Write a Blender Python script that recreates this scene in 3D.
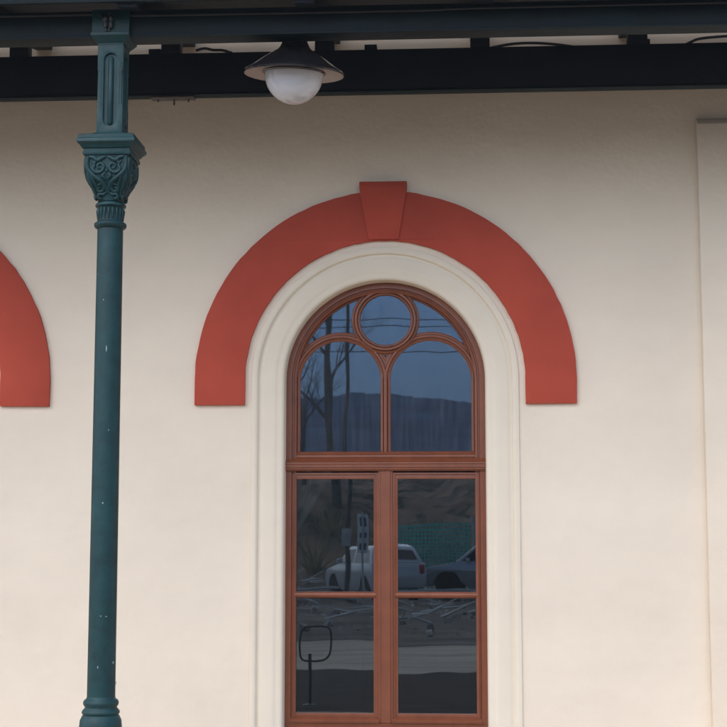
import bpy, bmesh, math, random
from mathutils import Vector, Matrix, Euler
from mathutils.geometry import tessellate_polygon
random.seed(7)
for o in list(bpy.data.objects): bpy.data.objects.remove(o)
S = bpy.context.scene
COL = S.collection
R = math.radians
PI = math.pi

# ------------------------------------------------------------------ camera
HAZE = .001
F = 1500.0                       # focal length in photo pixels (727 wide)
CAM = Vector((0.488, -10.0, 1.6))
PITCH, YAW = 6.6, 3.6
cam = bpy.data.cameras.new('camera')
cam.sensor_width = 36.0
cam.lens = F / 727.0 * 36.0
cam.clip_end = 4000
co = bpy.data.objects.new('camera', cam)
co.location = CAM
co.rotation_euler = Euler((R(90 + PITCH), 0, R(YAW)))
COL.objects.link(co)
S.camera = co
CR = co.rotation_euler.to_matrix()

def at(px, py, Y):
    """photo pixel -> point on the vertical plane y = Y"""
    d = CR @ Vector(((px - 363.5) / F, (363.5 - py) / F, -1))
    return CAM + d * ((Y - CAM.y) / d.y)

def mirror_at(px, py, Y):
    """pixel seen in the window glass (plane y = .14) -> point on the plane y = Y behind the camera"""
    d = CR @ Vector(((px - 363.5) / F, (363.5 - py) / F, -1))
    return CAM + Vector((d.x, 0, d.z)) * ((0.28 - Y - CAM.y) / d.y) + Vector((0, Y - CAM.y, 0))

# ------------------------------------------------------------------ sky, sun, exposure
SUN_EL, SUN_AZ = 40.0, 212.0      # azimuth clockwise from +Y (soft light from the front left)
w = bpy.data.worlds.new('World'); S.world = w; w.use_nodes = True
nt = w.node_tree
bg = nt.nodes['Background']
sky = nt.nodes.new('ShaderNodeTexSky')
sky.sky_type = 'NISHITA'; sky.sun_disc = False
sky.sun_elevation = R(SUN_EL); sky.sun_rotation = R(SUN_AZ)
sky.air_density = 1.0; sky.dust_density = 1.5; sky.ozone_density = 2.5
nt.links.new(sky.outputs[0], bg.inputs[0])
bg.inputs[1].default_value = 0.11
sl = bpy.data.lights.new('sun', 'SUN'); sl.energy = 1.45; sl.angle = R(130); sl.color = (1, .98, .972)
so = bpy.data.objects.new('sun', sl); COL.objects.link(so)
sd = Vector((math.sin(R(SUN_AZ)) * math.cos(R(SUN_EL)), math.cos(R(SUN_AZ)) * math.cos(R(SUN_EL)), math.sin(R(SUN_EL))))
so.rotation_euler = (-sd).to_track_quat('-Z', 'Y').to_euler()
S.view_settings.view_transform = 'Standard'
S.view_settings.look = 'None'
S.view_settings.gamma = 1
S.view_settings.exposure = 1.2
S.render.engine = 'CYCLES'

# ------------------------------------------------------------------ materials
def mat(name, col, rough=.6, metal=0.0, var=.08, vscale=3.0, bump=.0, bscale=60.0, spec=.5, streak=0.0,
        speck=None, speck_scale=40.0, speck_th=.72, coat=0.0, bump2=0.0, b2scale=6.0, stretch=None):
    m = bpy.data.materials.new(name); m.use_nodes = True
    n, l = m.node_tree.nodes, m.node_tree.links
    b = n['Principled BSDF']
    tc = n.new('ShaderNodeTexCoord')
    nz = n.new('ShaderNodeTexNoise'); nz.inputs['Scale'].default_value = vscale; nz.inputs['Detail'].default_value = 8; nz.inputs['Roughness'].default_value = .62
    if stretch:
        sm_ = n.new('ShaderNodeMapping'); sm_.inputs['Scale'].default_value = stretch
        l.new(tc.outputs['Object'], sm_.inputs['Vector']); l.new(sm_.outputs[0], nz.inputs['Vector'])
    else:
        l.new(tc.outputs['Object'], nz.inputs['Vector'])
    cr = n.new('ShaderNodeValToRGB')
    cr.color_ramp.elements[0].position = .3; cr.color_ramp.elements[1].position = .7
    lo = tuple(max(0, c * (1 - var)) for c in col); hi = tuple(min(1, c * (1 + var)) for c in col)
    cr.color_ramp.elements[0].color = (*lo, 1); cr.color_ramp.elements[1].color = (*hi, 1)
    l.new(nz.outputs['Fac'], cr.inputs['Fac'])
    out = cr.outputs['Color']
    if streak > 0:
        mp = n.new('ShaderNodeMapping'); mp.inputs['Scale'].default_value = (9, 9, .5)
        l.new(tc.outputs['Object'], mp.inputs['Vector'])
        n2 = n.new('ShaderNodeTexNoise'); n2.inputs['Scale'].default_value = 2.0; n2.inputs['Detail'].default_value = 6
        l.new(mp.outputs[0], n2.inputs['Vector'])
        r2 = n.new('ShaderNodeValToRGB'); r2.color_ramp.elements[0].position = .45; r2.color_ramp.elements[1].position = .75
        r2.color_ramp.elements[0].color = (1, 1, 1, 1); r2.color_ramp.elements[1].color = (1 - streak,) * 3 + (1,)
        l.new(n2.outputs['Fac'], r2.inputs['Fac'])
        mx = n.new('ShaderNodeMix'); mx.data_type = 'RGBA'; mx.blend_type = 'MULTIPLY'; mx.inputs[0].default_value = 1
        l.new(out, mx.inputs[6]); l.new(r2.outputs['Color'], mx.inputs[7]); out = mx.outputs[2]
    if speck:
        n3 = n.new('ShaderNodeTexNoise'); n3.inputs['Scale'].default_value = speck_scale; n3.inputs['Detail'].default_value = 4
        l.new(tc.outputs['Object'], n3.inputs['Vector'])
        r3 = n.new('ShaderNodeValToRGB'); r3.color_ramp.elements[0].position = speck_th; r3.color_ramp.elements[1].position = speck_th + .03
        r3.color_ramp.elements[0].color = (0, 0, 0, 1); r3.color_ramp.elements[1].color = (1, 1, 1, 1)
        l.new(n3.outputs['Fac'], r3.inputs['Fac'])
        mx = n.new('ShaderNodeMix'); mx.data_type = 'RGBA'
        l.new(r3.outputs['Color'], mx.inputs[0]); l.new(out, mx.inputs[6]); mx.inputs[7].default_value = (*speck, 1); out = mx.outputs[2]
    l.new(out, b.inputs['Base Color'])
    b.inputs['Roughness'].default_value = rough; b.inputs['Metallic'].default_value = metal
    b.inputs['Specular IOR Level'].default_value = spec
    b.inputs['Coat Weight'].default_value = coat
    nrm = None
    for (st, sc) in ((bump2, b2scale), (bump, bscale)):
        if st > 0:
            nb = n.new('ShaderNodeTexNoise'); nb.inputs['Scale'].default_value = sc; nb.inputs['Detail'].default_value = 6
            l.new(tc.outputs['Object'], nb.inputs['Vector'])
            bp = n.new('ShaderNodeBump'); bp.inputs['Strength'].default_value = st; bp.inputs['Distance'].default_value = 1.0 / sc * .35
            l.new(nb.outputs['Fac'], bp.inputs['Height'])
            if nrm: l.new(nrm, bp.inputs['Normal'])
            nrm = bp.outputs['Normal']
    if nrm: l.new(nrm, b.inputs['Normal'])
    return m

def glass_mat(name, refl, tint, dust_mist=.03, through=(.62, .66, .66), wave=.012):
    m = bpy.data.materials.new(name); m.use_nodes = True
    n, l = m.node_tree.nodes, m.node_tree.links
    n.remove(n['Principled BSDF'])
    out = n['Material Output']
    tc = n.new('ShaderNodeTexCoord')
    gl = n.new('ShaderNodeBsdfGlossy'); gl.inputs['Color'].default_value = (*tint, 1); gl.inputs['Roughness'].default_value = .012
    tr = n.new('ShaderNodeBsdfTransparent'); tr.inputs['Color'].default_value = (*through, 1)
    nb = n.new('ShaderNodeTexNoise'); nb.inputs['Scale'].default_value = 2.2; nb.inputs['Detail'].default_value = 1
    l.new(tc.outputs['Object'], nb.inputs['Vector'])
    bp = n.new('ShaderNodeBump'); bp.inputs['Strength'].default_value = wave; bp.inputs['Distance'].default_value = .05
    l.new(nb.outputs['Fac'], bp.inputs['Height']); l.new(bp.outputs['Normal'], gl.inputs['Normal'])
    m1 = n.new('ShaderNodeMixShader'); m1.inputs[0].default_value = refl
    l.new(tr.outputs[0], m1.inputs[1]); l.new(gl.outputs[0], m1.inputs[2])
    # dusty run marks, thickened on the upper panes to veil the view like mist
    mp = n.new('ShaderNodeMapping'); mp.inputs['Scale'].default_value = (34, 34, 3.0)
    l.new(tc.outputs['Object'], mp.inputs['Vector'])
    ns = n.new('ShaderNodeTexNoise'); ns.inputs['Scale'].default_value = 1; ns.inputs['Detail'].default_value = 5
    l.new(mp.outputs[0], ns.inputs['Vector'])
    rp = n.new('ShaderNodeMapRange'); rp.inputs[1].default_value = .4; rp.inputs[2].default_value = .75
    rp.inputs[3].default_value = dust_mist * .6; rp.inputs[4].default_value = dust_mist * 1.5
    l.new(ns.outputs['Fac'], rp.inputs[0])
    df = n.new('ShaderNodeBsdfDiffuse'); df.inputs['Color'].default_value = (.5, .52, .52, 1)
    m2 = n.new('ShaderNodeMixShader'); l.new(rp.outputs[0], m2.inputs[0])
    l.new(m1.outputs[0], m2.inputs[1]); l.new(df.outputs[0], m2.inputs[2])
    l.new(m2.outputs[0], out.inputs['Surface'])
    return m

M = {}
CREAM = (.775, .686, .568)
M['plaster'] = mat('cream_plaster', CREAM, .9, var=.055, vscale=.9, bump=.5, bscale=150, bump2=.16, b2scale=7, spec=.2, stretch=(1, 1, 1.6))
M['moulding'] = mat('cream_moulding', (.755, .68, .56), .85, var=.03, vscale=4, bump=.15, bscale=120, spec=.25)
M['red'] = mat('red_render', (.43, .072, .045), .88, var=.13, vscale=1.6, bump=.3, bscale=150, spec=.2)
M['wood'] = mat('brown_window_paint', (.200, .058, .025), .35, var=.12, vscale=7, bump=.10, bscale=90, streak=.18, speck=(.5, .38, .33), speck_scale=30, speck_th=.765)
M['iron'] = mat('teal_iron_paint', (.0080, .042, .047), .44, var=.3, vscale=9, bump=.18, bscale=70, bump2=.10, b2scale=18, speck=(.16, .25, .27), speck_scale=26, speck_th=.735, spec=.3)
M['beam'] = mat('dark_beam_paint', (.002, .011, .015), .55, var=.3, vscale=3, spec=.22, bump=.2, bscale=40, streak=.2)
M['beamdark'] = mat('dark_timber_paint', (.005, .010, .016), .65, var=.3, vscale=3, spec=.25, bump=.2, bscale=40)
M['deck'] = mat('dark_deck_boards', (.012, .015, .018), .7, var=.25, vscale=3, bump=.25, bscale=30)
M['enamel'] = mat('black_enamel', (.012, .011, .014), .22, var=.2, vscale=6, coat=.4)
M['lining'] = mat('lamp_lining', (.42, .36, .34), .4, var=.08, vscale=8)
M['opal'] = mat('opal_glass', (.60, .64, .72), .15, var=.05, vscale=5, coat=.6)
M['steel'] = mat('weathered_steel', (.10, .09, .085), .5, metal=.4, var=.2, vscale=12)
M['cable'] = mat('cable_rubber', (.03, .032, .034), .5)
M['glass_top'] = glass_mat('upper_glass', .075, (.37, .62, 1.0), dust_mist=.045, through=(.35, .42, .48))  # blue tint carries the reflected sky's colour; dusty film thickened as painted mist
M['glass_low'] = glass_mat('lower_glass', .145, (.78, .90, 1.0), dust_mist=.003, through=(.46, .50, .52))
M['interior'] = mat('interior_plaster_dimmed', (.07, .07, .07), .9, var=.08)  # wall colour darkened to stand for the shade of a dim room
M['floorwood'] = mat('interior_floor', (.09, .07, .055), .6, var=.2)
M['curtain'] = mat('curtain_cloth', (.8, .78, .76), .9, var=.06, bump=.2, bscale=200)
M['doorgrey'] = mat('interior_door_paint', (.28, .29, .29), .5, var=.08)
M['roof'] = mat('roof_sheet', (.16, .10, .09), .7, var=.15)
M['stone'] = mat('sill_stone', (.42, .38, .33), .8, var=.1, vscale=6, bump=.3, bscale=60)
M['asphalt'] = mat('forecourt', (.075, .060, .046), .95, spec=.08, var=.25, vscale=1.5, bump=.4, bscale=60)
M['paving'] = mat('platform_paving', (.54, .41, .275), .9, spec=.1, var=.2, vscale=2, bump=.3, bscale=40)
M['road'] = mat('dusty_road', (.44, .37, .285), .95, spec=.1, var=.35, stretch=(.2, 1.5, 1), vscale=1.2, bump=.4, bscale=30)
M['soil'] = mat('rough_ground', (.13, .105, .08), .95, var=.75, stretch=(.35, 1.6, 1), vscale=.9, bump=.8, bscale=6, speck=(.30, .29, .27), speck_scale=2.2, speck_th=.66)
M['bank'] = mat('earth_bank', (.17, .115, .075), .95, var=.7, vscale=.7, bump=.8, bscale=4, speck=(.04, .05, .03), speck_scale=1.5, speck_th=.56)
M['hill'] = mat('hazed_wooded_hill', (.19, .22, .25), .95, var=.75, vscale=.05, bump=.6, bscale=.6)  # pale blue-grey base has distance haze mixed into the wood's colour
M['carwhite'] = mat('white_car_paint', (.50, .51, .53), .25, var=.03, coat=.6)
M['carsilver'] = mat('silver_car_paint', (.45, .47, .49), .25, metal=.4, var=.03, coat=.6)
M['carglass'] = mat('car_glass', (.012, .014, .016), .06, var=.1)
M['rubber'] = mat('tyre_rubber', (.02, .02, .02), .8, var=.2)
M['alu'] = mat('wheel_alloy', (.5, .5, .5), .35, metal=.7, var=.1)
M['lampglass'] = mat('headlamp', (.7, .7, .68), .1, var=.05)
M['tail'] = mat('tail_lamp', (.4, .02, .02), .15, var=.05)
M['netting'] = mat('green_fence_mesh', (.10, .62, .52), .6, var=.2, vscale=.8)
M['post'] = mat('grey_post', (.48, .48, .46), .7, var=.15, vscale=5)
M['signwhite'] = mat('sign_white', (.75, .76, .76), .5, var=.04)
M['signdark'] = mat('sign_dark', (.05, .06, .08), .6, var=.1)
M['bark'] = mat('bark', (.15, .135, .115), .95, var=.35, vscale=6, bump=.6, bscale=25)
M['rubble'] = mat('broken_stone', (.36, .33, .29), .95, var=.5, vscale=1.5)
M['primer'] = mat('pale_primer', (.22, .32, .33), .7, var=.2, vscale=40)
M['straw'] = mat('dry_twigs', (.36, .29, .17), .9, var=.3, vscale=2)
M['plank'] = mat('pale_plank', (.60, .58, .54), .8, var=.15, vscale=4)

# ------------------------------------------------------------------ mesh helpers
def link(o, parent=None):
    COL.objects.link(o)
    if parent is not None:
        o.parent = parent
    return o

def tag(o, label=None, cat=None, group=None, kind=None):
    if label: o['label'] = label
    if cat: o['category'] = cat
    if group: o['group'] = group
    if kind: o['kind'] = kind
    return o

def empty(name, loc=(0, 0, 0)):
    o = bpy.data.objects.new(name, None); o.location = loc; o.empty_display_size = .2
    return link(o)

class MB:
    def __init__(s): s.v, s.f = [], []
    def add(s, vs, fs):
        b = len(s.v); s.v += [Vector(v) for v in vs]; s.f += [tuple(i + b for i in f) for f in fs]; return s
    def box(s, x0, x1, y0, y1, z0, z1):
        v = [(x, y, z) for z in (z0, z1) for y in (y0, y1) for x in (x0, x1)]
        return s.add(v, [(0, 2, 3, 1), (4, 5, 7, 6), (0, 1, 5, 4), (2, 6, 7, 3), (0, 4, 6, 2), (1, 3, 7, 5)])
    def frustum(s, cx, cy, z0, hx0, hy0, z1, hx1, hy1):
        v = [(cx + a * hx0, cy + b * hy0, z0) for a, b in ((-1, -1), (1, -1), (1, 1), (-1, 1))]
        v += [(cx + a * hx1, cy + b * hy1, z1) for a, b in ((-1, -1), (1, -1), (1, 1), (-1, 1))]
        return s.add(v, [(3, 2, 1, 0), (4, 5, 6, 7), (0, 1, 5, 4), (1, 2, 6, 5), (2, 3, 7, 6), (3, 0, 4, 7)])
    def lathe(s, prof, cx=0, cy=0, n=40, closed=False):
        vs, fs = [], []
        for r, z in prof:
            for i in range(n):
                a = 2 * PI * i / n; vs.append((cx + r * math.cos(a), cy + r * math.sin(a), z))
        m = len(prof)
        for j in range(m - 1):
            for i in range(n):
                k = (i + 1) % n
                fs.append((j * n + i, j * n + k, (j + 1) * n + k, (j + 1) * n + i))
        if not closed:
            fs.append(tuple(range(n - 1, -1, -1))); fs.append(tuple((m - 1) * n + i for i in range(n)))
        return s.add(vs, fs)
    def tube(s, pts, rad, n=10, flat=None):
        pts = [Vector(p) for p in pts]
        rads = rad if isinstance(rad, (list, tuple)) else [rad] * len(pts)
        vs, fs = [], []
        up = None
        for i, p in enumerate(pts):
            t = (pts[min(i + 1, len(pts) - 1)] - pts[max(i - 1, 0)]).normalized()
            if up is None:
                up = Vector((0, 0, 1)) if abs(t.z) < .9 else Vector((1, 0, 0))
            a = t.cross(up).normalized(); b = a.cross(t).normalized(); up = b
            for k in range(n):
                q = 2 * PI * k / n
                vs.append(p + (a * math.cos(q) + b * math.sin(q)) * rads[i])
        for i in range(len(pts) - 1):
            for k in range(n):
                k2 = (k + 1) % n
                fs.append((i * n + k, i * n + k2, (i + 1) * n + k2, (i + 1) * n + k))
        fs.append(tuple(range(n - 1, -1, -1))); fs.append(tuple((len(pts) - 1) * n + k for k in range(n)))
        return s.add(vs, fs)
    def loft(s, loops, cap=True, ring=True):
        n = len(loops[0]); vs = [p for L in loops for p in L]; fs = []
        for j in range(len(loops) - 1):
            for i in range(n if ring else n - 1):
                k = (i + 1) % n
                fs.append((j * n + i, j * n + k, (j + 1) * n + k, (j + 1) * n + i))
        if cap:
            fs.append(tuple(range(n - 1, -1, -1))); fs.append(tuple((len(loops) - 1) * n + i for i in range(n)))
        return s.add(vs, fs)
    def plate(s, outer, holes, y0, y1, to=lambda u, v, y: (u, y, v)):
        """flat plate with holes in the (u,v) plane between depth y0 (front) and y1"""
        polys = [outer] + holes
        pts = [p for L in polys for p in L]
        tri = tessellate_polygon([[Vector((p[0], p[1], 0)) for p in L] for L in polys])
        n = len(pts)
        vs = [to(u, v, y0) for u, v in pts] + [to(u, v, y1) for u, v in pts]
        fs = [tuple(t) for t in tri] + [tuple(i + n for i in reversed(t)) for t in tri]
        b = 0
        for L in polys:
            m = len(L)
            for i in range(m):
                k = (i + 1) % m
                fs.append((b + i, b + k, n + b + k, n + b + i))
            b += m
        return s.add(vs, fs)
    def build(s, name, m, parent=None, smooth=35, bevel=0.0, seg=2, loc=None):
        me = bpy.data.meshes.new(name)
        bm = bmesh.new()
        bv = [bm.verts.new(v) for v in s.v]
        for f in s.f:
            try: bm.faces.new([bv[i] for i in f])
            except ValueError: pass
        bmesh.ops.recalc_face_normals(bm, faces=bm.faces)
        if bevel > 0:
            es = [e for e in bm.edges if len(e.link_faces) == 2 and e.calc_face_angle(0) > R(30)]
            bmesh.ops.bevel(bm, geom=es, offset=bevel, segments=seg, affect='EDGES', profile=.5, clamp_overlap=True)
        bm.to_mesh(me); bm.free()
        me.materials.append(m)
        if smooth:
            me.polygons.foreach_set('use_smooth', [True] * len(me.polygons))
            me.set_sharp_from_angle(angle=R(smooth))
        o = bpy.data.objects.new(name, me)
        if loc: o.location = loc
        return link(o, parent)

def copy_tree(o, parent=None):
    c = o.copy(); COL.objects.link(c); c.parent = parent
    for ch in list(o.children): copy_tree(ch, c)
    return c

# ------------------------------------------------------------------ window measures (centre x = 0)
ZS = at(385, 379, 0).z            # spring line of the arches
PX = (at(386, 379, 0) - at(385, 379, 0)).x   # metres per photo pixel on the wall
PXF = (at(386, 379, .13) - at(385, 379, .13)).x
def zf(py, Y=.10): return at(385, py, Y).z
Z_SILL = zf(727) - .02
SPAN = -3.555                      # next window to the left

# ------------------------------------------------------------------ the station building
bld = empty('station_building', (0, 0, 0))
tag(bld, 'cream plastered station building with red arch bands and tall arched windows', 'building')

def arch_loop(r, zb, n=48, cx=0.0, zc=None):
    """closed outline: up the left jamb, over the arch, down the right jamb"""
    zc = ZS if zc is None else zc
    L = [(cx - r, zb)]
    for i in range(n + 1):
        a = PI - PI * i / n
        L.append((cx + r * math.cos(a), zc + r * math.sin(a)))
    L.append((cx + r, zb))
    return L

R_HOLE = 130 * PX
X0, X1, ZTOP = -8.0, 8.0, 5.6
wl = MB()
holes = [arch_loop(R_HOLE, Z_SILL - .12, cx=c) for c in (0, SPAN)]
wl.plate([(X0, -.1), (X1, -.1), (X1, ZTOP), (X0, ZTOP)], holes, 0.0, .45)
wall = wl.build('wall', M['plaster'], bld, smooth=20)
# upper wall over the canopy, roof and the other sides
MB().box(X0, X1, .001, .45, ZTOP, 6.2).build('upper_wall', M['plaster'], bld)
MB().box(X0, X1, 7.6, 8.0, -.1, 6.2).build('rear_wall', M['plaster'], bld)
for x in (X0, X1 - .4):
    MB().box(x, x + .4, .45, 7.6, -.1, 6.2).build('side_wall', M['plaster'], bld)
rf = MB()
rf.plate([(-.35, 6.2), (4.0, 8.1), (8.35, 6.2), (8.35, 6.05), (-.35, 6.05)], [], X0 - .3, X1 + .3, to=lambda u, v, y: (y, u, v))
rf.build('roof', M['roof'], bld)

# projecting bay at the right
pt = at(697, 117.5, -.06); pe = pt.x
pz = at(700, 123.5, -.06).z
PD = .06
b = MB()
pts = [(0.0, -.1), (-PD, -.1), (-PD, pz), (-PD + .045, pz + .045), (0.0, pz + .047)]
b.plate(pts, [], pe, X1 - .02, to=lambda u, v, y: (y, u, v))
b.build('pilaster', M['plaster'], bld, bevel=.006, smooth=30)

# cast red arch bands
def arch_band(cx):
    ro, ri = 190.5 * PX, 140 * PX
    zb = at(385, 404, -.03).z
    n = 72
    out = [(cx - ro, zb)] + [(cx + ro * math.cos(PI - PI * i / n), ZS + ro * math.sin(PI - PI * i / n)) for i in range(n + 1)] + [(cx + ro, zb)]
    inn = [(cx + ri, zb)] + [(cx + ri * math.cos(PI * i / n), ZS + ri * math.sin(PI * i / n)) for i in range(n + 1)] + [(cx - ri, zb)]
    # a gap for the keystone is covered by the prouder keystone itself
    rnd = random.Random(int(cx * 10) + 3)
    jit = lambda L: [(x + rnd.uniform(-.0022, .0022), z + rnd.uniform(-.0022, .0022)) for x, z in L]
    m = MB().plate(jit(out) + jit(inn), [], -.028, .012)
    o = m.build('arch_band', M['red'], bld, bevel=.004, smooth=30)
    k = MB()
    zt, zb2 = at(385, 181, -.05).z, at(385, 238.8, -.05).z
    wt, wb = 24.0 * PX, 15.2 * PX
    pts = [(cx - 1.0 * PX - wt, zt), (cx - 1.0 * PX + wt, zt), (cx - .6 * PX + wb, zb2), (cx - .6 * PX - wb, zb2)]
    sh = [(cx - wt, zt), (cx - wt, zt - .055)]
    outl = [(cx - wt - .006, zt), (cx + wt - .006, zt), (cx + wt - .006, zt - .05), (cx + wb - .004, zb2), (cx - wb - .004, zb2), (cx - wt - .006, zt - .05)]
    k.plate(outl, [], -.043, .0)
    k.build('keystone', M['red'], o, bevel=.005, smooth=30)
    return o
for c in (0, SPAN): arch_band(c)

# stucco surround of the window: a profile swept up one jamb, round the arch and down the other
PROF = [(134.5, .004), (133.8, .002), (133.2, -.014), (131, -.017), (128.5, -.0165), (127, -.012), (126.3, .004), (125, .006), (123, -.003), (121, -.0055),
        (112, -.007), (109, -.007), (108.2, -.004), (107, -.002), (104, -.003), (102.6, -.001), (101.2, .006), (100.4, .016), (100.2, .19)]
def surround(cx):
    n = 64
    loops = []
    def ring(fn):
        loops.append([fn(r * PX, y) for r, y in PROF])
    zb = Z_SILL - .12
    ring(lambda r, y: (cx - r, y, zb))
    for i in range(n + 1):
        a = PI - PI * i / n
        ring(lambda r, y, a=a: (cx + r * math.cos(a), y, ZS + r * math.sin(a)))
    ring(lambda r, y: (cx + r, y, zb))
    return MB().loft(loops, cap=False, ring=False).build('window_surround', M['moulding'], bld, smooth=50)
for c in (0, SPAN): surround(c)

# ------------------------------------------------------------------ arched window with tracery
def ring_sweep(m, cx, cz, prof, a0, a1, n=56):
    loops = []
    for i in range(n + 1):
        a = a0 + (a1 - a0) * i / n
        loops.append([(cx + r * math.cos(a), y, cz + r * math.sin(a)) for r, y in prof])
    return m.loft(loops, cap=False, ring=True) if abs(a1 - a0) > 6.2 else m.loft(loops, cap=True, ring=True)

def bar_v(m, xs, z0, z1):
    """vertical bar from a closed (x, y) profile"""
    return m.loft([[(x, y, z0) for x, y in xs], [(x, y, z1) for x, y in xs]])
def bar_h(m, zs, x0, x1):
    return m.loft([[(x0, y, z) for z, y in zs], [(x1, y, z) for z, y in zs]])

YF, YB = .110, .20     # front of the frame, back
q = PXF
def moulded(r0, r1, yf=.128, yb=.175, k=3):
    """closed (r,y) profile with a raised roll in the middle and a bead to each side"""
    w = r1 - r0; g = min(yf + .024, .1472)
    P = [(r0, yb), (r0, yf + .016), (r0 + .10 * w, yf + .010), (r0 + .22 * w, yf + .009), (r0 + .25 * w, g), (r0 + .30 * w, g), (r0 + .34 * w, yf + .004),
         (r0 + .42 * w, yf), (r0 + .58 * w, yf), (r0 + .66 * w, yf + .004), (r0 + .70 * w, g), (r0 + .75 * w, g), (r0 + .78 * w, yf + .009), (r0 + .90 * w, yf + .010), (r1, yf + .016), (r1, yb)]
    return P

z_tr_t, z_tr_m, z_tr_b = zf(458), zf(463), zf(471)
z_mid0, z_mid1 = zf(598.3), zf(592)
z_low = zf(714); z_rail = zf(722.5)

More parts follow.
